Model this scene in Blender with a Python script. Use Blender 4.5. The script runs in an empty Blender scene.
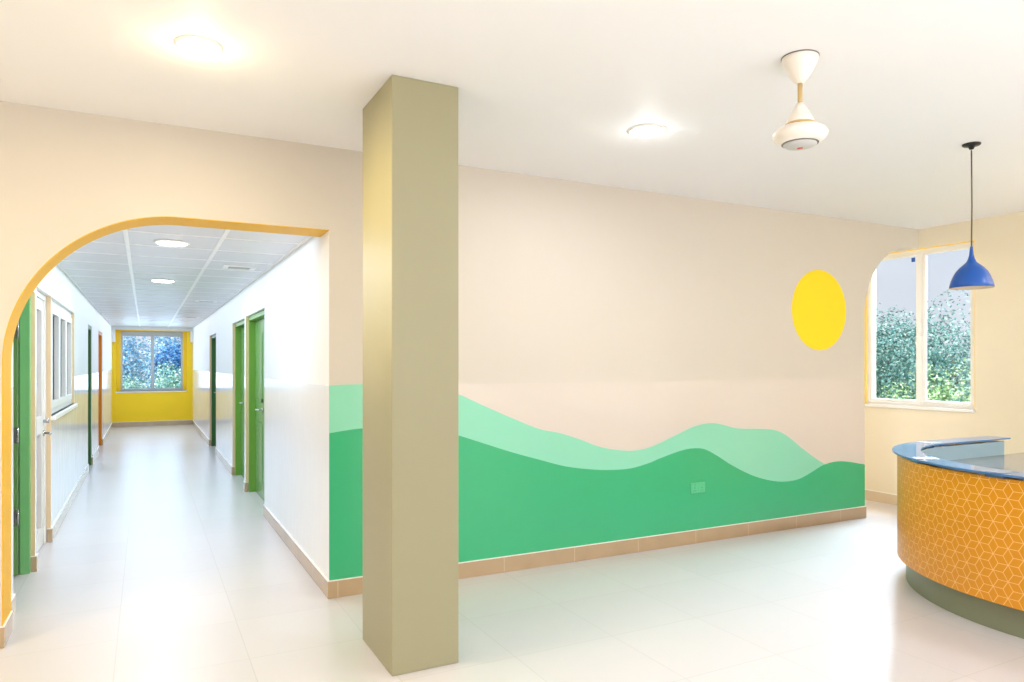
import bpy, bmesh, math, random
from mathutils import Vector, Matrix
random.seed(7)
PI = math.pi
scene = bpy.context.scene
COL = scene.collection

# ------------------------------------------------------------------ helpers
def lin(r, g, b):
    def f(c):
        c /= 255.0
        return c / 12.92 if c <= 0.04045 else ((c + 0.055) / 1.055) ** 2.4
    return (f(r), f(g), f(b), 1.0)

class G:
    """tiny node graph helper"""
    def __init__(s, name):
        s.m = bpy.data.materials.new(name); s.m.use_nodes = True
        s.t = s.m.node_tree; s.n = s.t.nodes
        s.b = s.n['Principled BSDF']; s.out = s.n['Material Output']
    def new(s, kind, **kw):
        nd = s.n.new(kind)
        for k, v in kw.items(): setattr(nd, k, v)
        return nd
    def link(s, a, b): s.t.links.new(a, b)
    def math(s, op, a, b=None, c=None):
        nd = s.new('ShaderNodeMath', operation=op)
        for i, v in enumerate((a, b, c)):
            if v is None: continue
            if isinstance(v, (int, float)): nd.inputs[i].default_value = v
            else: s.link(v, nd.inputs[i])
        return nd.outputs[0]
    def mix(s, fac, a, b):
        nd = s.new('ShaderNodeMix', data_type='RGBA')
        for i, v in ((0, fac), (6, a), (7, b)):
            if isinstance(v, (int, float, tuple)): nd.inputs[i].default_value = v
            else: s.link(v, nd.inputs[i])
        return nd.outputs[2]
    def pos(s):
        g = s.new('ShaderNodeNewGeometry'); x = s.new('ShaderNodeSeparateXYZ')
        s.link(g.outputs['Position'], x.inputs[0]); return g.outputs['Position'], x.outputs
    def noise(s, vec, scale, detail=3.0, rough=0.5):
        nd = s.new('ShaderNodeTexNoise')
        nd.inputs['Scale'].default_value = scale; nd.inputs['Detail'].default_value = detail
        nd.inputs['Roughness'].default_value = rough
        if vec is not None: s.link(vec, nd.inputs['Vector'])
        return nd.outputs['Fac']
    def bump(s, h, strength, dist=0.002):
        nd = s.new('ShaderNodeBump'); nd.inputs['Strength'].default_value = strength
        nd.inputs['Distance'].default_value = dist
        s.link(h, nd.inputs['Height']); s.link(nd.outputs[0], s.b.inputs['Normal'])

def paint(name, rgb, rough=0.5, spec=0.5, metal=0.0, var=0.04, scale=3.0, bump=0.0):
    g = G(name); p, _ = g.pos()
    base = lin(*rgb); dark = tuple(c * (1 - var * 2) for c in base[:3]) + (1,)
    f = g.noise(p, scale)
    g.link(g.mix(f, dark, base), g.b.inputs['Base Color'])
    g.b.inputs['Roughness'].default_value = rough
    g.b.inputs['Specular IOR Level'].default_value = spec
    g.b.inputs['Metallic'].default_value = metal
    if bump: g.bump(g.noise(p, 60.0), bump)
    return g.m

def emit(name, rgb, strength):
    g = G(name)
    g.b.inputs['Base Color'].default_value = lin(*rgb)
    g.b.inputs['Emission Color'].default_value = lin(*rgb)
    g.b.inputs['Emission Strength'].default_value = strength
    return g.m

def add_box(bm, a, b, mi=0):
    x0, x1 = sorted((a[0], b[0])); y0, y1 = sorted((a[1], b[1])); z0, z1 = sorted((a[2], b[2]))
    v = [bm.verts.new(p) for p in ((x0,y0,z0),(x1,y0,z0),(x1,y1,z0),(x0,y1,z0),(x0,y0,z1),(x1,y0,z1),(x1,y1,z1),(x0,y1,z1))]
    for f in ((0,3,2,1),(4,5,6,7),(0,1,5,4),(1,2,6,5),(2,3,7,6),(3,0,4,7)):
        fc = bm.faces.new([v[i] for i in f]); fc.material_index = mi

def add_tube(bm, pts, r, n=12, mi=0, caps=True):
    pts = [Vector(p) for p in pts]; rings = []
    for i, p in enumerate(pts):
        d = (pts[min(i+1, len(pts)-1)] - pts[max(i-1, 0)]).normalized()
        u = d.orthogonal().normalized()
        if abs(d.z) < 0.9: u = d.cross(Vector((0,0,1))).normalized()
        w = d.cross(u)
        rr = r[i] if isinstance(r, (list, tuple)) else r
        rings.append([bm.verts.new(p + (u*math.cos(2*PI*k/n) + w*math.sin(2*PI*k/n))*rr) for k in range(n)])
    for a, b in zip(rings, rings[1:]):
        for k in range(n):
            f = bm.faces.new((a[k], a[(k+1)%n], b[(k+1)%n], b[k])); f.smooth = True; f.material_index = mi
    if caps:
        f = bm.faces.new(rings[0]); f.material_index = mi
        f = bm.faces.new(rings[-1]); f.material_index = mi

def add_lathe(bm, c, prof, n=48, mi=0, smooth=True):
    """prof: list of (r, z) around vertical axis at c"""
    rings = []
    for r, z in prof:
        if r < 1e-6: rings.append([bm.verts.new((c[0], c[1], z))])
        else: rings.append([bm.verts.new((c[0]+r*math.cos(2*PI*k/n), c[1]+r*math.sin(2*PI*k/n), z)) for k in range(n)])
    for a, b in zip(rings, rings[1:]):
        for k in range(n):
            q = [a[k % len(a)], a[(k+1) % len(a)], b[(k+1) % len(b)], b[k % len(b)]]
            q2 = []
            for v in q:
                if v not in q2: q2.append(v)
            if len(q2) >= 3:
                f = bm.faces.new(q2); f.smooth = smooth; f.material_index = mi

def add_prism(bm, poly, axis, a, b, mi=0, mi_side=None):
    """poly: 2D outline; axis 'y': (x,z) extruded y a..b; 'z': (x,y) extruded z a..b; 'x': (y,z)"""
    def p3(p, t):
        return (p[0], t, p[1]) if axis == 'y' else (p[0], p[1], t) if axis == 'z' else (t, p[0], p[1])
    A = [bm.verts.new(p3(p, a)) for p in poly]; B = [bm.verts.new(p3(p, b)) for p in poly]
    f = bm.faces.new(A); f.material_index = mi
    f = bm.faces.new(list(reversed(B))); f.material_index = mi
    n = len(poly)
    for i in range(n):
        f = bm.faces.new((A[i], B[i], B[(i+1)%n], A[(i+1)%n])); f.material_index = mi if mi_side is None else mi_side

def root_of(o):
    while o.parent is not None: o = o.parent
    return o

def obj(name, bm, mats, parent=None, bevel=0.0, origin=None, sharp=35):
    """link a world-space bmesh as ONE mesh object (its origin at its base, or at its root's origin)"""
    bmesh.ops.recalc_face_normals(bm, faces=bm.faces[:])
    if parent is not None:
        off = Vector(root_of(parent).location)
    elif origin is not None: off = Vector(origin)
    else:
        xs = [v.co for v in bm.verts]
        lo = [min(c[i] for c in xs) for i in range(3)]; hi = [max(c[i] for c in xs) for i in range(3)]
        off = Vector(((lo[0]+hi[0])/2, (lo[1]+hi[1])/2, lo[2]))
    bmesh.ops.translate(bm, verts=bm.verts[:], vec=-off)
    me = bpy.data.meshes.new(name); bm.to_mesh(me); bm.free()
    o = bpy.data.objects.new(name, me); COL.objects.link(o)
    for m in (mats if isinstance(mats, (list, tuple)) else [mats]): me.materials.append(m)
    if parent is not None: o.parent = parent
    else: o.location = off
    if bevel:
        md = o.modifiers.new('bevel', 'BEVEL'); md.width = bevel; md.segments = 2
        md.limit_method = 'ANGLE'; md.angle_limit = math.radians(sharp)
    return o

def thing(name, loc, label, cat, group=None, kind=None):
    o = bpy.data.objects.new(name, None); COL.objects.link(o); o.location = loc
    o.empty_display_size = 0.1
    return tag(o, label, cat, group, kind)

def tag(o, label, cat=None, group=None, kind=None):
    o['label'] = label
    if cat: o['category'] = cat
    if group: o['group'] = group
    if kind: o['kind'] = kind
    return o

def boxes(*bs):
    bm = bmesh.new()
    for a, b in bs: add_box(bm, a, b)
    return bm

# ------------------------------------------------------------------ dimensions (metres)
H = 2.9                       # hall ceiling
YM, TH = 4.5826, 0.26         # painted wall plane, thickness
XL, XR = -0.7107, 1.0483      # corridor walls
YE = 19.38                    # corridor end
HC = 2.413                    # corridor ceiling
XW = 7.1128                   # right hand wall
XA = 6.266                    # where the painted wall ends
BH = 0.11                     # skirting height
DADO = 1.365

# ------------------------------------------------------------------ materials
def wall_mat(name, rgb, rgb_low=None, rough=0.55, low_rough=0.16, dado=True):
    g = G(name); p, x = g.pos()
    n = g.noise(p, 1.3, 4.0); base = lin(*rgb)
    c1 = g.mix(n, tuple(c*0.95 for c in base[:3])+(1,), base)
    if dado:
        low = g.math('LESS_THAN', x[2], DADO)
        lo = lin(*(rgb_low or rgb))
        c1 = g.mix(low, c1, lo)
        streak = g.new('ShaderNodeMapping'); streak.inputs['Scale'].default_value = (5, 5, 0.7)
        g.link(p, streak.inputs[0])
        ns = g.noise(streak.outputs[0], 4.0, 3.0)
        rl = g.math('MULTIPLY_ADD', ns, 0.16, low_rough - 0.06)
        mixr = g.new('ShaderNodeMix', data_type='FLOAT')
        g.link(low, mixr.inputs[0]); mixr.inputs[2].default_value = rough; g.link(rl, mixr.inputs[3])
        g.link(mixr.outputs[0], g.b.inputs['Roughness'])
        g.bump(ns, 0.10, 0.004)
    else:
        g.b.inputs['Roughness'].default_value = rough
        g.bump(g.noise(p, 40.0), 0.08, 0.002)
    g.link(c1, g.b.inputs['Base Color'])
    return g.m

M = {}
M['cream'] = wall_mat('cream wall paint', (212, 205, 194), (219, 210, 201))
M['corridor'] = wall_mat('white corridor wall paint', (240, 240, 238), (240, 241, 243), low_rough=0.12)
M['plain'] = wall_mat('plain cream paint', (236, 225, 200), dado=False)
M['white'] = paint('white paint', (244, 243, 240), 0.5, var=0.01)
M['ceiling'] = paint('white ceiling paint', (243, 243, 244), 0.5, spec=0.2, var=0.01, scale=1.0)
M['ctile'] = paint('pale grey ceiling tile', (228, 229, 234), 0.4, var=0.02, scale=6)
M['grid'] = paint('white enamel grid bar', (255, 255, 255), 0.35, var=0.0)
M['pillar'] = paint('khaki pillar paint', (162, 158, 126), 0.45, var=0.02, scale=2)
M['yellow'] = paint('yellow paint', (255, 212, 0), 0.4, var=0.02)
M['amber'] = paint('amber arch paint', (240, 184, 0), 0.5, var=0.01)
M['sun'] = paint('yellow mural paint', (250, 220, 0), 0.45, var=0.01)
M['hill_dark'] = paint('green mural paint', (64, 184, 130), 0.26, var=0.04, scale=1.2)
M['hill_light'] = paint('mint mural paint', (146, 222, 192), 0.26, var=0.04, scale=1.2)
M['green'] = paint('green gloss door paint', (112, 164, 62), 0.3, var=0.03)
M['green_soft'] = paint('soft green frame paint', (118, 188, 122), 0.35, var=0.02)
M['green_dark'] = paint('dark green door paint', (62, 108, 56), 0.3, var=0.03)
M['green_leaf'] = paint('green door leaf paint', (108, 158, 92), 0.22, var=0.04)
M['orange'] = paint('orange brown varnish', (222, 138, 22), 0.35, var=0.06)
M['alu'] = paint('white aluminium', (240, 238, 234), 0.35, var=0.01)
M['grey_alu'] = paint('grey aluminium', (188, 192, 194), 0.4, var=0.02)
M['chrome'] = paint('brushed steel', (190, 190, 188), 0.25, metal=1.0, var=0.03)
M['dark_metal'] = paint('dark metal', (52, 46, 40), 0.4, var=0.05)
M['tan_reveal'] = paint('tan reveal paint', (226, 200, 158), 0.5, var=0.02)
M['socket'] = paint('green painted socket plastic', (92, 200, 148), 0.3, var=0.02)
M['hole'] = paint('dark socket hole', (20, 70, 45), 0.6)
M['fan'] = paint('ivory white enamel', (240, 232, 222), 0.28, var=0.01)
M['fan_grey'] = paint('pale grey plastic', (196, 196, 194), 0.35, var=0.02)
M['fan_ring'] = paint('brass tinted ring', (206, 176, 116), 0.35, var=0.02)
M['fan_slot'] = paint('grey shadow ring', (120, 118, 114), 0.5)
M['red'] = paint('red dot paint', (214, 92, 70), 0.4)
M['blue'] = paint('blue enamel', (8, 80, 166), 0.3, var=0.02)
M['shade_in'] = paint('cream lamp lining', (236, 214, 182), 0.5)
M['cord'] = paint('dark woven cord', (96, 84, 58), 0.7)
M['black'] = paint('black plastic', (22, 20, 20), 0.4)
M['plinth'] = paint('grey green laminate', (128, 132, 108), 0.38, var=0.03)
M['inner'] = paint('blue grey laminate', (146, 176, 196), 0.35, var=0.03)
M['bark'] = paint('bark', (92, 78, 64), 0.9, var=0.2, scale=8)
M['grass'] = paint('outside grass', (110, 140, 80), 0.9, var=0.2, scale=2)
M['diffuser'] = emit('lit diffuser', (255, 250, 238), 30.0)
M['diffuser_cool'] = emit('lit cool diffuser', (252, 252, 255), 14.0)
M['frost'] = paint('pale blind behind glass', (232, 236, 240), 0.3, var=0.02)
M['shade_pane'] = paint('shade darkened pane', (46, 50, 52), 0.6, spec=0.1)  # matte and dark so the panes stand in for shaded gaps between frames

def floor_mat():
    g = G('cream porcelain floor tile'); p, x = g.pos()
    def line(v, off, step, w):
        t = g.math('FRACT', g.math('DIVIDE', g.math('ADD', v, 60*step - off), step))
        d = g.math('MINIMUM', t, g.math('SUBTRACT', 1.0, t))
        return g.math('LESS_THAN', d, w / step / 2)
    ln = g.math('MAXIMUM', line(x[0], -0.136, 0.608, 0.005), line(x[1], 4.43, 0.6, 0.005))
    n = g.noise(p, 1.7, 5.0)
    cell = g.new('ShaderNodeTexWhiteNoise', noise_dimensions='2D')
    cv = g.new('ShaderNodeCombineXYZ')
    g.link(g.math('FLOOR', g.math('DIVIDE', g.math('ADD', x[0], 36.616), 0.608)), cv.inputs[0])
    g.link(g.math('FLOOR', g.math('DIVIDE', g.math('ADD', x[1], 31.57), 0.6)), cv.inputs[1])
    g.link(cv.outputs[0], cell.inputs['Vector'])
    f = g.math('ADD', g.math('MULTIPLY', n, 0.6), g.math('MULTIPLY', cell.outputs[0], 0.4))
    c = g.mix(f, lin(202, 198, 199), lin(210, 206, 207))
    c = g.mix(ln, c, lin(194, 190, 188))
    g.link(c, g.b.inputs['Base Color'])
    g.b.inputs['Roughness'].default_value = 0.3
    g.b.inputs['Specular IOR Level'].default_value = 0.5
    g.bump(g.math('SUBTRACT', 1.0, ln), 0.12, 0.001)
    return g.m
M['floor'] = floor_mat()

def skirting_mat():
    g = G('tan skirting tile'); p, x = g.pos()
    def joint(v, off):
        t = g.math('FRACT', g.math('DIVIDE', g.math('ADD', v, 60 - off), 0.6))
        return g.math('LESS_THAN', t, 0.006)
    j = g.math('MAXIMUM', joint(x[0], 1.1), joint(x[1], 4.43))
    n = g.noise(p, 5.0, 4.0)
    c = g.mix(n, lin(176, 152, 122), lin(194, 170, 138))
    g.link(g.mix(j, c, lin(214, 196, 168)), g.b.inputs['Base Color'])
    g.b.inputs['Roughness'].default_value = 0.14
    return g.m
M['skirting'] = skirting_mat()

def pane_mat(name, tint, gloss=0.12):
    g = G(name); g.n.remove(g.b)
    tr = g.new('ShaderNodeBsdfTransparent'); tr.inputs[0].default_value = tint
    gl = g.new('ShaderNodeBsdfGlossy'); gl.inputs['Roughness'].default_value = 0.02
    fr = g.new('ShaderNodeFresnel'); fr.inputs[0].default_value = 1.45
    mx = g.new('ShaderNodeMixShader')
    g.link(g.math('MULTIPLY', fr.outputs[0], gloss * 8), mx.inputs[0])
    g.link(tr.outputs[0], mx.inputs[1]); g.link(gl.outputs[0], mx.inputs[2])
    g.link(mx.outputs[0], g.out.inputs[0])
    return g.m
M['pane'] = pane_mat('clear window glass', (0.93, 0.95, 0.97, 1), 0.06)

def glass_top_mat():
    g = G('blue tinted glass top'); p, _ = g.pos()
    g.link(g.mix(g.noise(p, 2.0), lin(62, 108, 160), lin(92, 138, 186)), g.b.inputs['Base Color'])
    g.b.inputs['Roughness'].default_value = 0.07
    g.b.inputs['Specular IOR Level'].default_value = 0.35
    return g.m
M['glass_top'] = glass_top_mat()
M['worktop'] = paint('glossy grey worktop', (128, 130, 132), 0.08, spec=0.9, var=0.03)
M['panel'] = paint('orange laminate', (224, 148, 4), 0.3, var=0.06, scale=9)
M['panel_line'] = paint('peach line inlay', (244, 192, 116), 0.35, var=0.0)

def leaf_mat(name, c0, c1, c2):
    g = G(name); ge = g.new('ShaderNodeNewGeometry')
    r = g.new('ShaderNodeValToRGB')
    g.link(ge.outputs['Random Per Island'], r.inputs[0])
    e = r.color_ramp.elements
    e[0].position = 0.0; e[0].color = lin(*c0); e[1].position = 1.0; e[1].color = lin(*c2)
    m = e.new(0.5); m.color = lin(*c1)
    g.link(r.outputs[0], g.b.inputs['Base Color'])
    g.b.inputs['Roughness'].default_value = 0.55
    g.b.inputs['Transmission Weight'].default_value = 0.0
    g.b.inputs['Subsurface Weight'].default_value = 0.0
    return g.m
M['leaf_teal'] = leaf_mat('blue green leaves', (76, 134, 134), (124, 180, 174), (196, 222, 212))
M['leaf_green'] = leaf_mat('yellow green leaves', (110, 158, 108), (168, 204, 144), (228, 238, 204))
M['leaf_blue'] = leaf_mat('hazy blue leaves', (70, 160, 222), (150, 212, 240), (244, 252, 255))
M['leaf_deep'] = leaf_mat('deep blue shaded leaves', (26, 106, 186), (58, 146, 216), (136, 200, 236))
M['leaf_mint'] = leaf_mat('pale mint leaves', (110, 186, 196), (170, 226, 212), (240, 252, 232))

# ------------------------------------------------------------------ room shell
def struct(name, bm, mats, label, cat, **kw):
    o = obj(name, bm, mats, **kw); return tag(o, label, cat, kind='structure')

struct('floor', boxes(((-4.2, -4.2, -0.2), (XW + 0.2, YE + 0.3, 0))), M['floor'],
       'pale cream square floor tiles running from the hall down the corridor', 'floor')
struct('ceiling', boxes(((-4.2, -4.2, H), (XW + 0.2, YE + 0.3, H + 0.2))), M['ceiling'],
       'smooth white ceiling over the hall with round lights and a fan', 'ceiling')
struct('wall_left', boxes(((-4.2, -4.2, 0), (-4.0, YE + 0.3, H))), M['cream'],
       'plain cream side wall out of view left of the arch', 'wall')
struct('wall_back', boxes(((-4.0, -4.2, 0), (XW, -4.0, H))), M['cream'],
       'plain cream wall behind the viewer facing the green mural', 'wall')

# painted wall with the two rounded openings
AR = 0.857; AX0, AZ1 = -0.676, 2.367
arch1 = [(AX0, 0)] + [(AX0 + AR - AR*math.cos(a), AZ1 - AR + AR*math.sin(a)) for a in [i*PI/2/40 for i in range(41)]] + [(XR, AZ1)]
BR = 0.71; BZ1 = 2.70
arch2 = [(XA, 0)] + [(XA + BR - BR*math.cos(a), BZ1 - BR + BR*math.sin(a)) for a in [i*PI/2/32 for i in range(33)]] + [(XW, BZ1)]
outline = [(-4.0, 0)] + arch1 + [(XR, 0)] + arch2 + [(XW, H), (-4.0, H)]
bm = bmesh.new(); add_prism(bm, outline, 'y', YM, YM + TH)
for f in bm.faces:      # the square jamb at the corridor corner is painted white
    if all(abs(v.co.x - XR) < 1e-4 for v in f.verts): f.material_index = 1
wf = struct('wall_front', bm, [M['cream'], M['corridor']], 'cream wall with rounded corridor arch, green hill mural and yellow sun', 'wall', origin=(2, YM, 0))

# arch linings: yellow soffits (jamb, curve, head)
def lining(x0, top, r, x1, label, t=0.004):
    n = 48
    O = [(x0, 0)] + [(x0 + r - r*math.cos(a), top - r + r*math.sin(a)) for a in [i*PI/2/n for i in range(n + 1)]] + [(x1, top)]
    I = [(x0 + t, 0)] + [(x0 + r - (r - t)*math.cos(a), top - r + (r - t)*math.sin(a)) for a in [i*PI/2/n for i in range(n + 1)]] + [(x1 - 0.001, top - t)]
    bm = bmesh.new()
    rows = [[bm.verts.new((p[0], y, p[1])) for p in P] for P, y in ((O, YM - 0.002), (I, YM - 0.002), (I, YM + TH + 0.002), (O, YM + TH + 0.002))]
    for k in range(len(O) - 1):
        for q in range(3): bm.faces.new((rows[q][k], rows[q][k+1], rows[q+1][k+1], rows[q+1][k]))
    tag(obj('arch_lining', bm, M['amber'], wf), label)
lining(AX0, AZ1, AR, XR, 'golden yellow painted underside of the rounded corridor arch')

# mural: picture pixels turned into wall metres once, offline constants below
def spline(pts, per=8):
    out = []
    P = [pts[0]] + pts + [pts[-1]]
    for i in range(1, len(P) - 2):
        p0, p1, p2, p3 = P[i-1], P[i], P[i+1], P[i+2]
        for k in range(per):
            t = k / per
            out.append(tuple(0.5*((2*p1[j]) + (-p0[j]+p2[j])*t + (2*p0[j]-5*p1[j]+4*p2[j]-p3[j])*t*t + (-p0[j]+3*p1[j]-3*p2[j]+p3[j])*t**3) for j in range(2)))
    out.append(pts[-1]); return out
LIGHT = [(1.0483, 1.368), (1.1504, 1.3718), (1.2604, 1.373), (1.418, 1.3749), (1.5926, 1.3687), (1.7732, 1.3436), (1.9526, 1.2911), (2.146, 1.2066), (2.366, 1.114), (2.5942, 1.0244), (2.7744, 0.9851), (2.9549, 0.928), (3.144, 0.8604), (3.342, 0.8229), (3.5088, 0.8152), (3.6802, 0.8471), (3.9305, 0.9302), (4.0964, 0.9824), (4.2689, 1.0027), (4.4105, 0.9835), (4.5904, 0.9441), (4.8542, 0.9296), (5.0477, 0.908), (5.2054, 0.8437), (5.4116, 0.7128), (5.6636, 0.5754), (5.9789, 0.4475), (6.266, 0.3681)]
DARK = [(1.0483, 1.0607), (1.1544, 1.0737), (1.2604, 1.0829), (1.4524, 1.0856), (1.6641, 1.0722), (1.8101, 1.0455), (1.9526, 1.0036), (2.146, 0.9383), (2.3628, 0.8652), (2.5942, 0.7963), (2.8319, 0.7293), (3.0806, 0.6888), (3.2737, 0.6733), (3.4396, 0.6747), (3.6091, 0.7028), (3.7316, 0.7358), (3.9284, 0.7818), (4.0627, 0.7985), (4.1998, 0.786), (4.3399, 0.7243), (4.519, 0.627), (4.7403, 0.5296), (4.9317, 0.472), (5.1274, 0.4392), (5.3286, 0.4441), (5.4942, 0.4913), (5.6636, 0.5519), (5.8371, 0.5758), (6.0147, 0.5645), (6.266, 0.5202)]
def hill(name, line, eps, mat, label):
    bm = bmesh.new(); L = spline(line)
    up = [bm.verts.new((x, YM - eps, z)) for x, z in L]; dn = [bm.verts.new((x, YM - eps, BH - 0.01)) for x, z in L]
    for i in range(len(L) - 1): bm.faces.new((dn[i], dn[i+1], up[i+1], up[i]))
    o = obj(name, bm, mat, wf)
    if o.data.polygons[0].normal.y > 0: o.data.flip_normals()
    tag(o, label)
hill('painted_hill', LIGHT, 0.0012, M['hill_light'], 'pale mint hill band of the mural, behind the darker hill')
hill('painted_hill', DARK, 0.0024, M['hill_dark'], 'darker green hill of the mural down to the skirting')
bm = bmesh.new()
vs = [bm.verts.new((5.622 + 0.37*math.cos(2*PI*k/64), YM - 0.0014, 2.012 + 0.377*math.sin(2*PI*k/64))) for k in range(64)]
bm.faces.new(vs); o = obj('painted_sun', bm, M['sun'], wf)
if o.data.polygons[0].normal.y > 0: o.data.flip_normals()
tag(o, 'round yellow sun painted high on the wall')

# ---- walls along Y with openings
def wall_y(x0, x1, y0, y1, h, openings):
    """openings: (ya, yb, za, zb)"""
    bm = bmesh.new(); y = y0
    for ya, yb, za, zb in sorted(openings):
        if ya > y: add_box(bm, (x0, y, 0), (x1, ya, h))
        if za > 0: add_box(bm, (x0, ya, 0), (x1, yb, za))
        if zb < h: add_box(bm, (x0, ya, zb), (x1, yb, h))
        y = yb
    add_box(bm, (x0, y, 0), (x1, y1, h)); return bm

WY0, WY1, WZ0, WZ1 = 4.02, 5.205, 1.065, 2.70
struct('wall_right', wall_y(XW, XW + 0.2, -4.2, 8.2, H, [(WY0, WY1, WZ0, WZ1)]), M['plain'],
       'warm cream wall with the tall two-pane window behind the counter', 'wall', origin=(XW, 2, 0))
struct('wall_annex', boxes(((XR + 0.15, 8.0, 0), (XW, 8.2, H))), M['plain'],
       'cream wall closing the space beyond the mural wall', 'wall')

DR = [(7.37, 8.86, 2.07), (8.97, 10.28, 2.06), (12.8, 14.15, 2.03)]      # right hand doors
DL = [(5.20, 6.157, 2.03), (6.232, 7.126, 2.085), (11.48, 12.3, 2.06), (13.95, 15.2, 2.08)]   # left hand doors
WL = (7.15, 9.36, 1.06, 2.085)
struct('wall_corridor_right', wall_y(XR, XR + 0.15, YM + TH, YE, H, [(a, b, 0, z) for a, b, z in DR]), M['corridor'],
       'glossy white corridor wall with three green doors', 'wall', origin=(XR, 12, 0))
struct('wall_corridor_left', wall_y(XL - 0.15, XL, YM + TH, YE, H, [(a, b, 0, z) for a, b, z in DL] + [WL]), M['corridor'],
       'glossy white corridor wall with long white window and orange door', 'wall', origin=(XL, 12, 0))

# corridor end wall
EX0, EX1, EZ0, EZ1 = -0.628, 0.918, 0.845, 2.31
bm = bmesh.new()
for a, b in (((-4.0, YE, 0), (EX0, YE + 0.25, 2.33)), ((EX1, YE, 0), (XR + 0.15, YE + 0.25, 2.33)),
             ((EX0, YE, 0), (EX1, YE + 0.25, EZ0)), ((EX0, YE, EZ1), (EX1, YE + 0.25, 2.33))): add_box(bm, a, b)
add_box(bm, (-4.0, YE, 2.33), (XR + 0.15, YE + 0.25, H), 1)
struct('wall_corridor_end', bm, [M['yellow'], M['white']], 'bright yellow wall closing the far end of the corridor', 'wall', origin=(0.2, YE, 0))
struct('trim_1', boxes(((XL, YE - 0.08, 2.03), (-0.64, YE, HC))), M['white'], 'small white boxed corner left above the yellow end wall', 'trim')
struct('trim_2', boxes(((0.995, YE - 0.08, 2.05), (XR, YE, HC))), M['white'], 'small white boxed corner right above the yellow end wall', 'trim')

# corridor suspended ceiling
cc = struct('ceiling_corridor', boxes(((XL, YM + TH, HC), (XR, YE, HC + 0.03))), M['ctile'],
            'pale grey tiled corridor ceiling hung on a white grid', 'ceiling', origin=(0.17, 12, HC))
bm = bmesh.new()
for x in (-0.122, 0.494): add_box(bm, (x - 0.014, YM + TH, HC - 0.006), (x + 0.014, YE, HC))
for x0, x1 in ((XL, XL + 0.022), (XR - 0.022, XR)): add_box(bm, (x0, YM + TH, HC - 0.006), (x1, YE, HC))
y = 4.87
while y < YE:
    add_box(bm, (XL, y - 0.008, HC - 0.004), (XR, y + 0.008, HC)); y += 0.61
tag(obj('ceiling_grid', bm, M['grid'], cc), 'white metal grid bars')

# pillar
struct('pillar', boxes(((1.0533, 3.2944, 0), (1.4025, 3.8136, H))), M['pillar'],
       'square khaki pillar rising from floor to ceiling before the mural', 'pillar', bevel=0.004)

# skirtings
def skirt(name, bs, label):
    o = struct(name, boxes(*bs), M['skirting'], label, 'baseboard', bevel=0.003)
    obj('top_strip', boxes(*[((a[0], a[1], b[2] - 0.001), (b[0], b[1], b[2] + 0.005)) for a, b in bs]), M['white'], o)  # thin white strip along the top edge of the skirting
    return o
d = 0.012
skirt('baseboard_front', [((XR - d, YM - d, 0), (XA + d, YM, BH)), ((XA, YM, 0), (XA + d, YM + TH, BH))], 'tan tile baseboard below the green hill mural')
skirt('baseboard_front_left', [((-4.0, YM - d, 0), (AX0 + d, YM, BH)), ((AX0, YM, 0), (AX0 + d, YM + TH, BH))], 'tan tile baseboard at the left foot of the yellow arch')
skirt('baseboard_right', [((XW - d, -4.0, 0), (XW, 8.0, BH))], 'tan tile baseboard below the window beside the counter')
def corridor_skirt(name, x, s, gaps, label):
    bs = []; y = YM + (0 if s < 0 else TH)
    for a, b, _ in gaps:
        bs.append(((x, y, 0), (x + s*d, a, BH)))
        bs.append(((x + s*d, b - d, 0), (x - s*0.03, b, BH)))
        y = b
    bs.append(((x, y, 0), (x + s*d, YE, BH)))
    return skirt(name, bs, label)
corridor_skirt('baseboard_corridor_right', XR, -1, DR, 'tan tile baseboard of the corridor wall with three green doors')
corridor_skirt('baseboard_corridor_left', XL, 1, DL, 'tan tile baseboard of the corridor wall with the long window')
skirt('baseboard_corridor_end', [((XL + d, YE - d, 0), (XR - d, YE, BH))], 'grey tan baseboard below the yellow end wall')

# ------------------------------------------------------------------ doors
def lever(xf, y, z, s, dirn, parent):
    """lever handle on a leaf face at x=xf, facing s (+1/-1 in x)"""
    bm = bmesh.new()
    add_tube(bm, [(xf, y, z), (xf + s*0.008, y, z)], 0.026, 20)
    add_tube(bm, [(xf + s*0.006, y, z), (xf + s*0.05, y, z), (xf + s*0.055, y + dirn*0.02, z), (xf + s*0.055, y + dirn*0.12, z)], 0.0085, 10)
    return obj('handle', bm, M['chrome'], parent)
def lock(xf, y, z, s, parent):
    bm = bmesh.new(); add_tube(bm, [(xf, y, z), (xf + s*0.012, y, z)], 0.022, 20)
    add_box(bm, (xf + s*0.010, y - 0.003, z - 0.010), (xf + s*0.014, y + 0.003, z + 0.010))
    return obj('lock', bm, M['dark_metal'], parent)

def door_frame_bm(x0, x1, ya, yb, z, w=0.05):
    return boxes(((x0, ya, 0), (x1, ya + w, z)), ((x0, yb - w, 0), (x1, yb, z)), ((x0, ya + w, z - w), (x1, yb - w, z)))

def reveal_bm(x, s, ya, yb, z):
    return boxes(((x + s*0.001, yb - 0.006, BH), (x + s*0.032, yb, z)))
def head_bm(x, s, ya, yb, z):
    return boxes(((x + s*0.001, ya, z - 0.006), (x + s*0.032, yb - 0.006, z)))

def leaf_bm(x0, x1, ya, yb, z0, z1, s):
    bm = boxes(((x0, ya, z0), (x1, yb, z1)))
    xf = x0 if s < 0 else x1
    for za, zb in ((0.18, 0.85), (1.12, z1 - 0.16)):      # raised panel mouldings
        add_box(bm, (xf, ya + 0.11, za), (xf + s*0.006, yb - 0.11, zb))
    return bm

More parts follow.
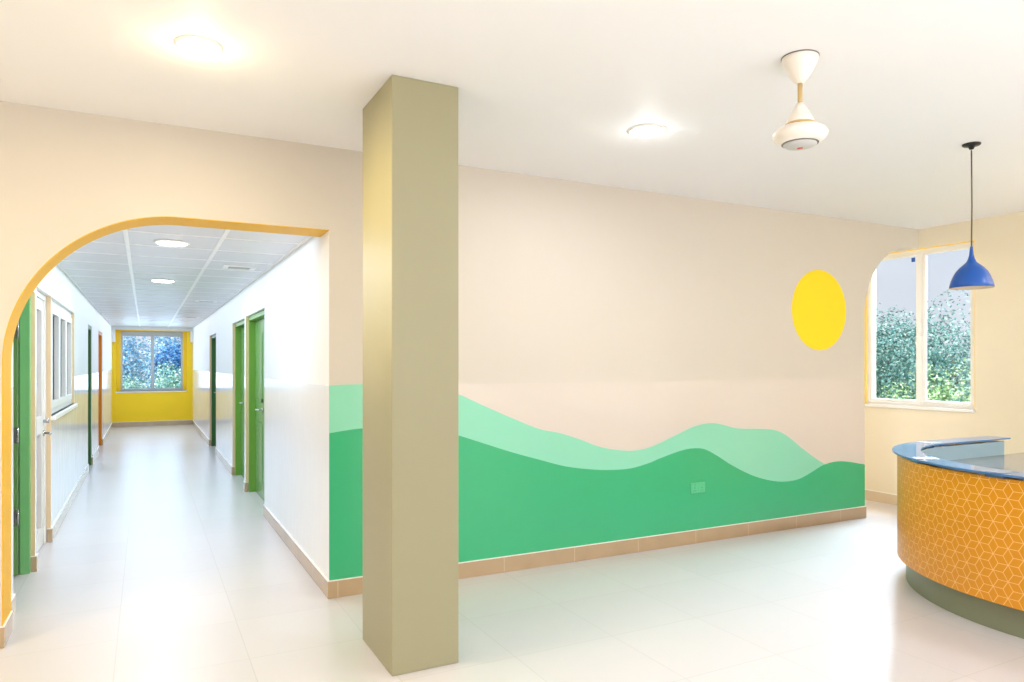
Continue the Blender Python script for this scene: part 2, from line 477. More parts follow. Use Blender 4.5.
names = ['pair of green doors nearest on the right corridor wall', 'pair of green doors, middle of three on the right corridor wall',
         'dark green doors, farthest of three on the right corridor wall']
for i, (ya, yb, z) in enumerate(DR):
    mfr, mlf = (M['green_dark'], M['green_dark']) if i == 2 else (M['green'], M['green_leaf'])
    D = thing('door_%d' % (i + 1), (XR, (ya + yb)/2, 0), names[i], 'door', kind='structure')
    obj('reveal', reveal_bm(XR, 1, ya, yb, z), M['tan_reveal'], D); obj('head_reveal', head_bm(XR, 1, ya, yb, z), M['white'], D)
    obj('door_frame', door_frame_bm(XR + 0.032, XR + 0.15, ya, yb - 0.001, z - 0.006), mfr, D, bevel=0.003)
    ym = (ya + yb)/2
    for k, (a, b) in enumerate(((ya + 0.052, ym - 0.002), (ym + 0.002, yb - 0.053))):
        lf = obj('door_leaf', leaf_bm(XR + 0.100, XR + 0.140, a, b, 0.008, z - 0.06, -1), mlf, D, bevel=0.002)
        if k == 1:
            lever(XR + 0.1, a + 0.10, 1.0, -1, 1, lf); lock(XR + 0.1, a + 0.10, 1.10, -1, lf)

# left: open green door
ya, yb, z = DL[0]
D = thing('door_4', (XL, (ya + yb)/2, 0), 'green door standing open just inside the arch', 'door', kind='structure')
obj('reveal', reveal_bm(XL, -1, ya, yb, z), M['tan_reveal'], D); obj('head_reveal', head_bm(XL, -1, ya, yb, z), M['white'], D)
obj('door_frame', door_frame_bm(XL - 0.088, XL - 0.026, ya, yb - 0.001, z - 0.006), M['green_soft'], D, bevel=0.003)
lf = obj('door_leaf', boxes(((XL - 0.092 - 0.8, yb - 0.095, 0.01), (XL - 0.092, yb - 0.055, z - 0.06))), M['green_leaf'], D, bevel=0.002)
for hz in (0.42, 1.0, 1.75):
    bm = boxes(((XL - 0.124, yb - 0.0985, hz - 0.055), (XL - 0.093, yb - 0.095, hz + 0.055)))
    add_tube(bm, [(XL - 0.091, yb - 0.101, hz - 0.055), (XL - 0.091, yb - 0.101, hz + 0.055)], 0.007, 10)
    obj('hinge', bm, M['chrome'], lf)

# left: white glazed door
ya, yb, z = DL[1]
D = thing('door_5', (XL, (ya + yb)/2, 0), 'white glazed aluminium door next to the long corridor window', 'door', kind='structure')
obj('reveal', reveal_bm(XL, -1, ya, yb, z), M['tan_reveal'], D); obj('head_reveal', head_bm(XL, -1, ya, yb, z), M['white'], D)
obj('door_frame', door_frame_bm(XL - 0.10, XL - 0.034, ya, yb - 0.001, z - 0.006, 0.045), M['alu'], D, bevel=0.002)
a, b = ya + 0.047, yb - 0.048
x0, x1 = XL - 0.085, XL - 0.045
lf = obj('door_leaf', boxes(((x0, a, 0.01), (x1, a + 0.15, z - 0.055)), ((x0, b - 0.15, 0.01), (x1, b, z - 0.055)), ((x0, a + 0.15, 0.01), (x1, b - 0.15, 0.16)),
                            ((x0, a + 0.15, 0.94), (x1, b - 0.15, 1.08)), ((x0, a + 0.15, z - 0.145), (x1, b - 0.15, z - 0.055))), M['alu'], D, bevel=0.002)
for za, zb in ((0.16, 0.94), (1.08, z - 0.145)):
    obj('pane', boxes(((x0 + 0.002, a + 0.15, za), (x0 + 0.006, b - 0.15, zb))), M['shade_pane'], lf)
bm = bmesh.new(); add_tube(bm, [(x1, b - 0.045, 1.03), (x1 + 0.04, b - 0.045, 1.03)], [0.012, 0.022], 16); obj('knob', bm, M['chrome'], lf)
lever(x1, b - 0.045, 0.93, 1, -1, lf)

# left: far green door and orange door
for i, mt, mf, lab, nm in ((2, M['green_dark'], M['green_dark'], 'dark green closed door beyond the long corridor window', 'door_6'),
                           (3, M['orange'], M['orange'], 'orange brown door nearest the yellow end wall', 'door_7')):
    ya, yb, z = DL[i]
    D = thing(nm, (XL, (ya + yb)/2, 0), lab, 'door', kind='structure')
    obj('door_frame', door_frame_bm(XL - 0.15, XL - 0.01, ya, yb - 0.001, z), mf, D, bevel=0.003)
    lf = obj('door_leaf', leaf_bm(XL - 0.14, XL - 0.10, ya + 0.052, yb - 0.053, 0.008, z - 0.054, 1), mt, D, bevel=0.002)
    lever(XL - 0.10, ya + 0.14, 1.0, 1, 1, lf)

# ------------------------------------------------------------------ windows
# window_1: hall window in the right wall
W = thing('window_1', (XW + 0.1, (WY0 + WY1)/2, WZ0), 'tall two-pane white window in the warm cream wall behind the pendant', 'window', kind='structure')
xg = XW + 0.06
obj('reveal', boxes(((XW + 0.001, WY1 - 0.005, WZ0), (xg - 0.03, WY1, WZ1)), ((XW + 0.001, WY0, WZ0), (xg - 0.03, WY0 + 0.005, WZ1)),
                    ((XW + 0.001, WY0 + 0.005, WZ1 - 0.005), (xg - 0.03, WY1 - 0.005, WZ1))), M['yellow'], W)
fw = 0.032
obj('frame', boxes(((xg - 0.03, WY0, WZ0), (xg + 0.03, WY0 + fw, WZ1)), ((xg - 0.03, WY1 - fw, WZ0), (xg + 0.03, WY1, WZ1)),
                   ((xg - 0.03, WY0 + fw, WZ0), (xg + 0.03, WY1 - fw, WZ0 + fw)), ((xg - 0.03, WY0 + fw, WZ1 - fw), (xg + 0.03, WY1 - fw, WZ1)),
                   ((xg - 0.03, 4.568, WZ0 + fw), (xg + 0.03, 4.600, WZ1 - fw))), M['alu'], W, bevel=0.002)
for a, b in ((WY0 + fw + 0.002, 4.566), (4.602, WY1 - fw - 0.002)):
    z0, z1, sw = WZ0 + fw + 0.002, WZ1 - fw - 0.002, 0.030
    s = obj('sash', boxes(((xg - 0.025, a, z0), (xg + 0.015, a + sw, z1)), ((xg - 0.025, b - sw, z0), (xg + 0.015, b, z1)),
                          ((xg - 0.025, a + sw, z0), (xg + 0.015, b - sw, z0 + sw)), ((xg - 0.025, a + sw, z1 - sw), (xg + 0.015, b - sw, z1))), M['alu'], W, bevel=0.002)
    obj('pane', boxes(((xg - 0.006, a + sw, z0 + sw), (xg - 0.001, b - sw, z1 - sw))), M['pane'], s)
bm = boxes(((xg - 0.045, 4.571, 1.80), (xg - 0.03, 4.597, 1.90))); add_box(bm, (xg - 0.06, 4.576, 1.84), (xg - 0.045, 4.592, 1.94))
obj('latch', bm, M['alu'], W, bevel=0.002)
obj('sill', boxes(((XW - 0.02, WY0, WZ0 - 0.03), (xg - 0.03, WY1, WZ0))), M['alu'], W, bevel=0.003)
bm = boxes(((xg - 0.0285, 4.640, 2.575), (xg - 0.0275, 4.680, 2.62)))
tag(obj('sticker', bm, M['blue'], W), 'small blue sticker in the top corner of the pane')

# window_2: corridor end
W = thing('window_2', (0.145, YE + 0.15, EZ0), 'grey two-pane window at the far end of the corridor', 'window', kind='structure')
yg = YE + 0.17
fx0, fx1 = -0.53, 0.83
obj('reveal', boxes(((EX0, YE + 0.001, EZ0), (EX0 + 0.004, yg - 0.03, EZ1)), ((EX1 - 0.004, YE + 0.001, EZ0), (EX1, yg - 0.03, EZ1)),
                    ((EX0, yg - 0.03, EZ0), (fx0, yg + 0.03, EZ1)), ((fx1, yg - 0.03, EZ0), (EX1, yg + 0.03, EZ1))), M['yellow'], W)
obj('frame', boxes(((fx0, yg - 0.03, EZ0), (fx0 + 0.03, yg + 0.03, EZ1)), ((fx1 - 0.03, yg - 0.03, EZ0), (fx1, yg + 0.03, EZ1)),
                   ((fx0 + 0.03, yg - 0.03, EZ0), (fx1 - 0.03, yg + 0.03, EZ0 + 0.04)), ((fx0 + 0.03, yg - 0.03, EZ1 - 0.10), (fx1 - 0.03, yg + 0.03, EZ1)),
                   ((0.13, yg - 0.03, EZ0 + 0.04), (0.178, yg + 0.03, EZ1 - 0.10))), M['grey_alu'], W, bevel=0.003)
for a, b in ((fx0 + 0.03, 0.13), (0.178, fx1 - 0.03)):
    s = obj('sash', boxes(((a + 0.001, yg - 0.02, EZ0 + 0.041), (a + 0.014, yg + 0.015, EZ1 - 0.101)), ((b - 0.014, yg - 0.02, EZ0 + 0.041), (b - 0.001, yg + 0.015, EZ1 - 0.101)),
                          ((a + 0.014, yg - 0.02, EZ0 + 0.041), (b - 0.014, yg + 0.015, EZ0 + 0.065)), ((a + 0.014, yg - 0.02, EZ1 - 0.125), (b - 0.014, yg + 0.015, EZ1 - 0.101))), M['grey_alu'], W)
    obj('pane', boxes(((a + 0.014, yg - 0.003, EZ0 + 0.065), (b - 0.014, yg + 0.002, EZ1 - 0.125))), M['pane'], s)
obj('sill', boxes(((EX0, YE - 0.015, EZ0 - 0.025), (EX1, yg - 0.03, EZ0))), M['white'], W)

# window_3: long white corridor window, three sashes
ya, yb, za, zb = WL
W = thing('window_3', (XL, (ya + yb)/2, za), 'long white three-sash window in the left corridor wall', 'window', kind='structure')
x0, x1 = XL - 0.11, XL - 0.03
obj('reveal', boxes(((XL - 0.032, yb - 0.006, za), (XL - 0.001, yb, zb))), M['tan_reveal'], W)
obj('head_reveal', boxes(((XL - 0.032, ya, zb - 0.005), (XL - 0.001, yb - 0.006, zb))), M['white'], W)
obj('frame', boxes(((x0, ya, za), (x1, ya + 0.22, zb - 0.006)), ((x0, yb - 0.06, za), (x1, yb - 0.007, zb - 0.006)), ((x0, ya + 0.22, za), (x1, yb - 0.06, za + 0.05)),
                   ((x0, ya + 0.22, zb - 0.07), (x1, yb - 0.06, zb - 0.006))), M['alu'], W, bevel=0.002)
n = 3; L = (yb - 0.06 - ya - 0.22)/n
for k in range(n):
    a = ya + 0.22 + k*L + 0.002; b = a + L - 0.004; c0, c1 = za + 0.052, zb - 0.072
    s = obj('sash', boxes(((x0 + 0.01, a, c0), (x1 + 0.012, a + 0.07, c1)), ((x0 + 0.01, b - 0.07, c0), (x1 + 0.012, b, c1)),
                          ((x0 + 0.01, a + 0.07, c0), (x1 + 0.012, b - 0.07, c0 + 0.06)), ((x0 + 0.01, a + 0.07, c1 - 0.06), (x1 + 0.012, b - 0.07, c1))), M['alu'], W, bevel=0.002)
    obj('pane', boxes(((x1 - 0.030, a + 0.07, c0 + 0.06), (x1 - 0.026, b - 0.07, c1 - 0.06))), M['shade_pane'], s)
obj('sill', boxes(((XL - 0.03, ya - 0.01, za - 0.035), (XL + 0.03, yb + 0.01, za))), M['alu'], W, bevel=0.003)

# ------------------------------------------------------------------ ceiling lights
def ceiling_light(x, y, zc, r, label, group, mat):
    T = thing('ceiling_light', (x, y, zc), label, 'light', group)
    bm = bmesh.new(); add_lathe(bm, (x, y), [(r*0.98, zc), (r + 0.012, zc), (r + 0.012, zc - 0.008), (r, zc - 0.014), (r*0.93, zc - 0.012), (r*0.93, zc - 0.004)], 48)
    obj('trim_ring', bm, M['white'], T)
    bm = bmesh.new(); add_lathe(bm, (x, y), [(r*0.93, zc - 0.004), (r*0.93, zc - 0.012), (r*0.8, zc - 0.019), (r*0.4, zc - 0.024), (0, zc - 0.025)], 48)
    obj('diffuser', bm, mat, T)
    return T
ceiling_light(0.208, 3.38, H, 0.085, 'round lit ceiling light above the floor left of the pillar', 'hall ceiling lights', M['diffuser'])
ceiling_light(2.655, 3.38, H, 0.105, 'round lit ceiling light between the pillar and the fan', 'hall ceiling lights', M['diffuser'])
ceiling_light(0.175, 5.842, HC, 0.11, 'round lit corridor ceiling light nearest the arch', 'corridor ceiling lights', M['diffuser_cool'])
ceiling_light(0.168, 8.524, HC, 0.115, 'round lit corridor ceiling light farther from the arch', 'corridor ceiling lights', M['diffuser_cool'])

# corridor vents
vl = ['small slotted vent nearest in the corridor ceiling tiles', 'small slotted vent, second in line along the corridor ceiling', 'tiny slotted vent farthest along the corridor ceiling']
for lab, y in zip(vl, (7.06, 11.07, 14.96)):
    x = 0.778; T = thing('ceiling_vent', (x, y, HC - 0.004), lab, 'vent', 'corridor ceiling vents')
    z1 = HC - 0.0005
    obj('frame', boxes(((x - 0.145, y - 0.10, z1 - 0.012), (x - 0.095, y + 0.10, z1)), ((x + 0.095, y - 0.10, z1 - 0.012), (x + 0.145, y + 0.10, z1)),
                       ((x - 0.095, y - 0.10, z1 - 0.012), (x + 0.095, y - 0.082, z1)), ((x - 0.095, y + 0.082, z1 - 0.012), (x + 0.095, y + 0.10, z1))), M['grid'], T, bevel=0.002)
    bm = boxes(((x - 0.095, y - 0.082, z1 - 0.002), (x + 0.095, y + 0.082, z1)))
    for k in range(7): add_box(bm, (x - 0.094, y - 0.075 + k*0.023, z1 - 0.010), (x + 0.094, y - 0.066 + k*0.023, z1 - 0.002))
    obj('grille', bm, M['fan_grey'], T)

# ------------------------------------------------------------------ ceiling fan (no blades can be seen)
fx, fy = 2.642, 2.258
F = thing('ceiling_fan', (fx, fy, H), 'ivory white ceiling fan motor on a short rod with no visible blades', 'fan')
def turn(prof, mat, name, par, q=0.93, dz=0.0, n=56):
    bm = bmesh.new(); add_lathe(bm, (fx, fy), [(r*q, z + dz) for r, z in prof], n); return obj(name, bm, mat, par)
cn = turn([(0, H - 0.002), (0.084, H - 0.002), (0.085, H - 0.010), (0.082, H - 0.028), (0.066, H - 0.058), (0.048, H - 0.086), (0.032, H - 0.106), (0.020, H - 0.120), (0, H - 0.122)], M['fan'], 'canopy', F)
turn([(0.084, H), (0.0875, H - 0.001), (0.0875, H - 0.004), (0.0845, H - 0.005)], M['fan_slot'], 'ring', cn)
bm = bmesh.new(); add_tube(bm, [(fx, fy, H - 0.118), (fx, fy, 2.668)], 0.0105, 20); obj('rod', bm, M['fan_ring'], F)
DZ = 0.010
turn([(0, 2.682), (0.016, 2.680), (0.026, 2.664), (0.040, 2.642), (0.054, 2.618), (0.064, 2.598), (0.067, 2.584), (0, 2.582)], M['fan'], 'rod_cover', F, dz=DZ)
turn([(0, 2.586), (0.071, 2.586), (0.075, 2.580), (0.071, 2.574), (0, 2.574)], M['fan_ring'], 'ring', F, dz=DZ)
mo = turn([(0, 2.576), (0.074, 2.575), (0.098, 2.568), (0.118, 2.556), (0.127, 2.542), (0.126, 2.530), (0.116, 2.515), (0.100, 2.503), (0.088, 2.497), (0, 2.496)], M['fan'], 'motor_housing', F, dz=DZ, n=64)
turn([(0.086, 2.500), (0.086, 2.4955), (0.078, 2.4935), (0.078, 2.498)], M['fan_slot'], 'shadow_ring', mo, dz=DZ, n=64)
cp = turn([(0.079, 2.498), (0.078, 2.492), (0.066, 2.484), (0.040, 2.478), (0, 2.476)], M['fan_grey'], 'bottom_cap', F, dz=DZ, n=64)
tag(turn([(0.014, 2.4772), (0.013, 2.4745), (0, 2.474)], M['red'], 'emblem', cp, dz=DZ, n=24), 'small red dot on the fan hub')

# ------------------------------------------------------------------ pendant lamp
px, py = 4.650, 2.650
P = thing('pendant_lamp', (px, py, H), 'blue onion-shaped pendant lamp hanging over the reception counter', 'lamp')
bm = bmesh.new(); add_lathe(bm, (px, py), [(0, H), (0.052, H), (0.052, H - 0.007), (0.046, H - 0.012), (0.020, H - 0.015), (0.012, H - 0.034), (0, H - 0.035)], 40); obj('ceiling_rose', bm, M['black'], P)
bm = bmesh.new(); add_tube(bm, [(px, py, H - 0.04), (px + 0.002, py, 2.7), (px + 0.005, py, 2.5), (px + 0.001, py, 2.32), (px, py, 2.22)], 0.0042, 10); obj('cord', bm, M['cord'], P)
prof = [(0.008, 2.250), (0.011, 2.222), (0.014, 2.196), (0.020, 2.172), (0.034, 2.150), (0.056, 2.133), (0.080, 2.114), (0.102, 2.090), (0.119, 2.062), (0.131, 2.034), (0.139, 2.010), (0.143, 1.988)]
prof = [(r*(0.86 if r > 0.03 else 0.95), z) for r, z in prof]
bm = bmesh.new(); add_lathe(bm, (px, py), [(0, 2.252)] + prof, 64, 0)
add_lathe(bm, (px, py), [(0.143*0.86, 1.988), (0.1405*0.86, 1.987)] + [(r - 0.0025, z - 0.002) for r, z in reversed(prof[3:-1])] + [(0, 2.165)], 64, 1)
bmesh.ops.remove_doubles(bm, verts=bm.verts[:], dist=1e-5)
sh = obj('lamp_shade', bm, [M['blue'], M['shade_in']], P)
bm = bmesh.new(); add_tube(bm, [(px, py, 2.165), (px, py, 2.105)], 0.018, 20); so = obj('socket', bm, M['black'], P)
bm = bmesh.new(); add_lathe(bm, (px, py), [(0.012, 2.108), (0.016, 2.095), (0.028, 2.072), (0.032, 2.052), (0.028, 2.034), (0.014, 2.022), (0, 2.019)], 28); obj('bulb', bm, M['fan'], so)

# ------------------------------------------------------------------ wall socket
S = thing('wall_socket', (4.127, YM - 0.0024, 0.42), 'double wall socket painted green, set in the green hill', 'socket')
yy = YM - 0.0026
obj('face_plate', boxes(((4.048, yy - 0.009, 0.420), (4.206, yy, 0.510))), M['socket'], S, bevel=0.003)
for k in range(2):
    xc = 4.088 + k*0.078
    fo = obj('outlet', boxes(((xc - 0.034, yy - 0.012, 0.427), (xc + 0.034, yy - 0.009, 0.503))), M['socket'], S, bevel=0.002)
    obj('pin_holes', boxes(((xc - 0.003, yy - 0.0124, 0.462), (xc + 0.003, yy - 0.0118, 0.471)), ((xc - 0.014, yy - 0.0124, 0.441), (xc - 0.007, yy - 0.0118, 0.446)),
                      ((xc + 0.007, yy - 0.0124, 0.441), (xc + 0.014, yy - 0.0118, 0.446))), M['hole'], fo)
    obj('rocker_switch', boxes(((xc + 0.008, yy - 0.015, 0.480), (xc + 0.022, yy - 0.012, 0.498))), M['socket'], fo, bevel=0.001)

# ------------------------------------------------------------------ reception counter
CX, CY = 5.45, 2.2
Y_NEAR, X_FAR = 0.7, 6.26
def path(r, n=40, y0=Y_NEAR, x1=X_FAR):
    """plan outline at offset r: straight front, quarter turn, straight back arm"""
    pts = [(CX - r, y0 + (CY - y0)*k/12) for k in range(12)]
    pts += [(CX - r*math.cos(PI/2*k/n), CY + r*math.sin(PI/2*k/n)) for k in range(n + 1)]
    pts += [(CX + (x1 - CX)*k/6, CY + r) for k in range(1, 7)]
    return pts
def band(bm, r0, r1, z0, z1, **kw):
    a, b = path(r0, **kw), path(r1, **kw)
    rows = [[bm.verts.new((x, y, z)) for x, y in pt] for pt, z in ((a, z0), (b, z0), (b, z1), (a, z1))]
    for i in range(len(a) - 1):
        for j in range(4):
            q = rows[j], rows[(j+1) % 4]
            bm.faces.new((q[0][i], q[0][i+1], q[1][i+1], q[1][i]))
    for i in (0, -1): bm.faces.new([r[i] for r in rows])
PR, ZP, ZT = 1.235, 0.17, 0.872
K = thing('reception_counter', (CX - 0.9, CY, 0), 'curved orange reception counter with blue glass top and grey plinth', 'counter')
bm = bmesh.new(); band(bm, 1.180, 1.09, 0.0, ZP); obj('plinth', bm, M['plinth'], K)
bm = bmesh.new(); band(bm, PR, 1.12, ZP, ZT)
for f in bm.faces: f.material_index = 0
# rhombus line inlay on the outer face
def on_panel(u, z, w=0.0006):
    r = PR + w; L0 = CY - Y_NEAR
    if u < L0: return (CX - r, Y_NEAR + u, z)
    u -= L0; A = PR*PI/2
    if u < A: a = u/PR; return (CX - r*math.cos(a), CY + r*math.sin(a), z)
    return (CX + u - A, CY + r, z)
U1 = (CY - Y_NEAR) + PR*PI/2 + (X_FAR - CX)
a_ = 0.091; ww = 0.0019
def seg(u0, z0, u1, z1):
    lo, hi = ZP + 0.003, ZT - 0.003
    if max(z0, z1) < lo or min(z0, z1) > hi or min(u0, u1) < 0.004 or max(u0, u1) > U1 - 0.004: return
    t0, t1 = 0.0, 1.0; dz = z1 - z0
    if abs(dz) > 1e-9:
        ta, tb = sorted(((lo - z0)/dz, (hi - z0)/dz)); t0, t1 = max(0, ta), min(1, tb)
        if t1 - t0 < 0.02: return
    du, dzz = u1 - u0, z1 - z0; ln = math.hypot(du, dzz); nu, nz = -dzz/ln*ww, du/ln*ww
    prev = None
    for k in range(3):
        t = t0 + (t1 - t0)*k/2; u, z = u0 + du*t, z0 + dz*t
        cur = (bm.verts.new(on_panel(u + nu, z + nz)), bm.verts.new(on_panel(u - nu, z - nz)))
        if prev:
            f = bm.faces.new((prev[0], prev[1], cur[1], cur[0])); f.material_index = 1
        prev = cur
cu = a_*math.sqrt(3)/2; ed = a_/math.sqrt(3)
i = 0; u = 0.01
while u < U1 + cu:
    z = ZP - a_ + (a_/2 if i % 2 else 0)
    while z < ZT + a_:
        for k in range(6):
            ang = k*PI/3; seg(u, z, u + ed*math.cos(ang), z + ed*math.sin(ang))
        z += a_
    u += cu; i += 1
bmesh.ops.recalc_face_normals(bm, faces=[f for f in bm.faces if f.material_index == 0])
o = obj('front_panel', bm, [M['panel'], M['panel_line']], K)
tag(o, 'orange front panel with a peach rhombus line pattern')
bm = bmesh.new(); band(bm, 1.119, 1.107, 0.0, ZT); tag(obj('inner_panel', bm, M['inner'], K), 'blue grey inner face of the counter')
bm = bmesh.new(); band(bm, 1.268, 1.09, 0.888, 0.900, x1=6.32); tag(obj('glass_top', bm, M['glass_top'], K, bevel=0.002), 'blue tinted glass ledge')
M['clamp'] = paint('slate blue clamp', (84, 104, 130), 0.25, var=0.02)
for ang in (0.06, 0.554, 1.49):
    r = 1.18; bm = bmesh.new()
    cx, cy = CX - r*math.cos(ang), CY + r*math.sin(ang)
    m = Matrix.Translation((cx, cy, 0)) @ Matrix.Rotation(-ang, 4, 'Z')
    add_box(bm, (-0.07, -0.05, ZT), (0.07, 0.05, 0.9015))
    bmesh.ops.transform(bm, matrix=m, verts=bm.verts[:])
    obj('glass_support', bm, M['clamp'], K)
bm = bmesh.new(); band(bm, 1.106, 0.42, 0.732, 0.762, y0=Y_NEAR + 0.01, x1=6.98); tag(obj('worktop', bm, M['worktop'], K), 'glossy grey inner worktop')
bm = boxes(((6.90, CY + 0.45, 0), (6.94, CY + 1.04, 0.732))); obj('worktop_support', bm, M['inner'], K)

# ------------------------------------------------------------------ outside
struct('ground_outside', boxes(((-40, -10, -3.6), (60, 80, -3.4))), M['grass'], 'grass below the trees outside the windows', 'ground')
def tree(x, y, top, rx, rz, leafm, label, n=2600, size=0.2, name='tree'):
    g0 = -3.4
    T = thing(name, (x, y, g0), label, 'tree', 'trees outside the windows')
    cz = top - rz
    bm = bmesh.new(); add_tube(bm, [(x, y, g0), (x + 0.06, y, (g0 + cz)/2), (x, y, cz + rz*0.3)], [0.2, 0.14, 0.05], 10); obj('trunk', bm, M['bark'], T)
    bm = bmesh.new(); lumps = []
    for k in range(40):
        d = Vector((random.gauss(0, 1), random.gauss(0, 1), random.gauss(0, 1))).normalized()
        f = random.uniform(0.25, 0.64)
        lumps.append((Vector((x + d.x*rx*f, y + d.y*rx*f, cz + d.z*rz*f)), random.uniform(0.30, 0.43)))
    for k in range(n):
        c, lr = random.choice(lumps)
        d = Vector((random.gauss(0, 1), random.gauss(0, 1), random.gauss(0, 1))).normalized()
        p = c + Vector((d.x*rx, d.y*rx, d.z*rz))*lr*random.uniform(0.7, 1.0)
        nrm = (d + Vector((random.uniform(-.7, .7), random.uniform(-.7, .7), random.uniform(-.3, .9)))).normalized()
        u = nrm.orthogonal().normalized(); w = nrm.cross(u); a = random.uniform(0, 2*PI)
        u, w = u*math.cos(a) + w*math.sin(a), w*math.cos(a) - u*math.sin(a)
        s = size*random.uniform(0.6, 1.2)
        bm.faces.new([bm.verts.new(p + q) for q in (-u*s*0.5, w*s*0.26 - u*s*0.05, u*s*0.5, -w*s*0.26 - u*s*0.05)])
    off = Vector(T.location); bmesh.ops.translate(bm, verts=bm.verts[:], vec=-off)
    me = bpy.data.meshes.new('crown'); bm.to_mesh(me); bm.free(); me.materials.append(leafm)
    o = bpy.data.objects.new('crown', me); COL.objects.link(o); o.parent = T
# beyond the hall window
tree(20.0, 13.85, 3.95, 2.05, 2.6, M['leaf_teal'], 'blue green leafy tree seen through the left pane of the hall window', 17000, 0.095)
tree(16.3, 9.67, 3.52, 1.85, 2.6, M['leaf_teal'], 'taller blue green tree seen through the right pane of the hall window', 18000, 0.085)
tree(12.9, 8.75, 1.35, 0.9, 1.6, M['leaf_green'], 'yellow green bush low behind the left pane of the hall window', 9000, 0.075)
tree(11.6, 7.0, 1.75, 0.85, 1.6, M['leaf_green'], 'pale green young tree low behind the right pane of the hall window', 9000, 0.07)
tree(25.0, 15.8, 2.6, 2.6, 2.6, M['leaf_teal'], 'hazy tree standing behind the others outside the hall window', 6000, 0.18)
# beyond the corridor end window
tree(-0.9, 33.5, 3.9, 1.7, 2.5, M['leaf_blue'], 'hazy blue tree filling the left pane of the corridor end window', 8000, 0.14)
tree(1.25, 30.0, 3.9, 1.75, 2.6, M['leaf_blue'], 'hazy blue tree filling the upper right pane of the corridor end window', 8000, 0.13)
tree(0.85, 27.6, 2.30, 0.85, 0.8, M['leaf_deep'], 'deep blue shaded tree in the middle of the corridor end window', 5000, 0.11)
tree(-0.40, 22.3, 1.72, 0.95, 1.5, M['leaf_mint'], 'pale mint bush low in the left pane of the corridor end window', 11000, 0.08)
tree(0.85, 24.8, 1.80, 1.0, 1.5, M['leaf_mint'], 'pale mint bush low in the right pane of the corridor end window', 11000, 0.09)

# ------------------------------------------------------------------ world and light
w = bpy.data.worlds.new('world'); scene.world = w; w.use_nodes = True
nt = w.node_tree; bg = nt.nodes['Background']
tc = nt.nodes.new('ShaderNodeTexCoord'); sx = nt.nodes.new('ShaderNodeSeparateXYZ'); rp = nt.nodes.new('ShaderNodeValToRGB')
nt.links.new(tc.outputs['Generated'], sx.inputs[0]); nt.links.new(sx.outputs[2], rp.inputs[0]); nt.links.new(rp.outputs[0], bg.inputs[0])
rp.color_ramp.elements[0].color = lin(214, 218, 224); rp.color_ramp.elements[1].color = lin(196, 212, 236)
bg.inputs[1].default_value = 1.25

def lamp(kind, name, loc, energy, color, rot=(0, 0, 0), **kw):
    l = bpy.data.lights.new(name, kind); l.energy = energy; l.color = color
    for k, v in kw.items(): setattr(l, k, v)
    o = bpy.data.objects.new(name, l); COL.objects.link(o); o.location = loc; o.rotation_euler = rot
    return o
WARM = (1.0, 0.80, 0.45); NEUT = (0.95, 0.97, 1.0); COOL = (0.74, 0.86, 1.0); GOLD = (1.0, 0.84, 0.56)
lamp('SUN', 'sun', (0, 0, 20), 5.0, (1, 0.97, 0.9), (math.radians(42), 0, math.radians(-50)), angle=0.03)
lamp('POINT', 'hall_downlight', (0.208, 3.38, H - 0.10), 3.0, WARM, shadow_soft_size=0.07)
lamp('AREA', 'hall_downlight', (0.208, 3.38, H - 0.05), 15, WARM, shape='DISK', size=0.16)
lamp('POINT', 'hall_downlight', (2.655, 3.38, H - 0.10), 1.3, NEUT, shadow_soft_size=0.08)
lamp('AREA', 'hall_downlight', (2.655, 3.38, H - 0.05), 12, NEUT, shape='DISK', size=0.2)
for x, y, c, e in ((-2.2, 0.9, WARM, 14), (0.2, 0.9, NEUT, 8), (2.65, 0.9, NEUT, 12), (5.1, 0.9, COOL, 22), (-2.2, 3.3, WARM, 40),
                (0.2, -1.6, NEUT, 12), (2.65, -1.6, NEUT, 12), (5.1, -1.6, COOL, 16)):
    lamp('AREA', 'hall_downlight', (x, y, H - 0.03), e, c, shape='DISK', size=0.25)
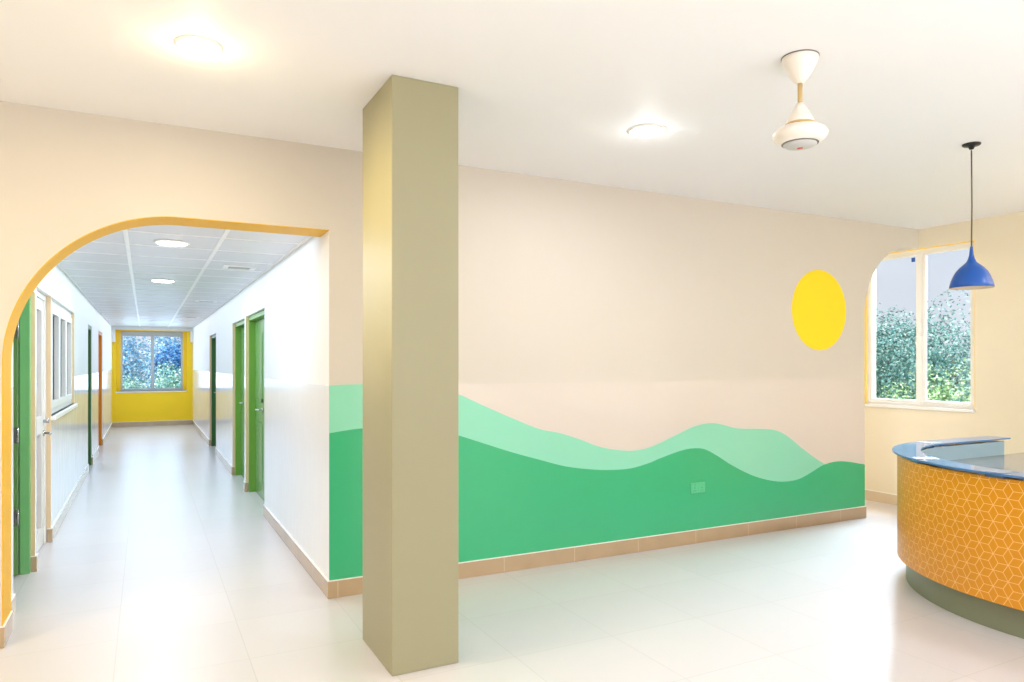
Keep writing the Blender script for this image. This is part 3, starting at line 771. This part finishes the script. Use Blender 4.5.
# added fill panels out of view: one by the back wall, two aiming upward
lamp('AREA', 'rear_fill_light', (2.2, -3.9, 1.5), 66, (0.92, 0.96, 1.0), (PI/2, 0, 0), shape='RECTANGLE', size=8.0, size_y=2.4)
lamp('AREA', 'rear_up_fill', (2.4, -1.4, 1.0), 165, (0.97, 0.98, 1.0), (PI, 0, 0), shape='RECTANGLE', size=5.0, size_y=1.6)
lamp('AREA', 'left_up_fill', (-2.4, 1.6, 1.0), 26, WARM, (PI, 0, 0), shape='RECTANGLE', size=1.4, size_y=2.0)
lamp('AREA', 'corridor_downlight', (0.175, 5.842, HC - 0.04), 14, NEUT, shape='DISK', size=0.2)
lamp('AREA', 'corridor_downlight', (0.168, 8.524, HC - 0.04), 14, COOL, shape='DISK', size=0.2)
lamp('AREA', 'corridor_fill_light', (0.17, 12.0, HC - 0.02), 108, COOL, shape='RECTANGLE', size=1.7, size_y=14.0)  # added fill along the corridor ceiling, no such fixture there
lamp('AREA', 'end_window_light', (0.145, YE + 0.6, 1.6), 26, (0.58, 0.77, 1.0), (-PI/2, 0, 0), shape='RECTANGLE', size=1.4, size_y=1.4)
lamp('AREA', 'hall_window_light', (XW + 1.7, 5.2, 3.5), 1300, COOL, (0, math.radians(50), math.radians(14)), shape='RECTANGLE', size=1.8, size_y=1.6)
ps = lamp('SPOT', 'pillar_fill_spot', (-2.3, 3.35, 2.75), 330, (1.0, 0.76, 0.38), shadow_soft_size=0.1, spot_size=math.radians(26), spot_blend=1.0)  # added spot to brighten the pillar's left face, no fixture behind it
ps.rotation_euler = (Vector((1.05, 3.58, 2.0)) - ps.location).to_track_quat('-Z', 'Y').to_euler()
lamp('POINT', 'annex_light', (5.2, 6.8, 2.4), 80, GOLD, shadow_soft_size=0.12)
lamp('POINT', 'desk_light', (6.2, 1.4, 2.4), 52, GOLD, shadow_soft_size=0.12)

# ------------------------------------------------------------------ camera
cam = bpy.data.cameras.new('camera'); co = bpy.data.objects.new('camera', cam); COL.objects.link(co)
co.location = (0, 0, 1.5046); co.rotation_euler = (PI/2, 0, -math.radians(27.3562))
cam.sensor_fit = 'HORIZONTAL'; cam.sensor_width = 36.0; cam.lens = 36.0*708.47/1024.0
cam.shift_x = 0.0; cam.shift_y = (364.1446 - 341.0)/1024.0
cam.clip_start = 0.05; cam.clip_end = 200
scene.camera = co

scene.view_settings.view_transform = 'Standard'
scene.view_settings.look = 'None'
scene.view_settings.exposure = 0.0
scene.view_settings.gamma = 1.0
try:
    scene.cycles.use_denoising = True
    scene.cycles.max_bounces = 12; scene.cycles.diffuse_bounces = 6; scene.cycles.glossy_bounces = 4
    scene.cycles.transparent_max_bounces = 16; scene.cycles.sample_clamp_indirect = 6.0
except Exception: pass
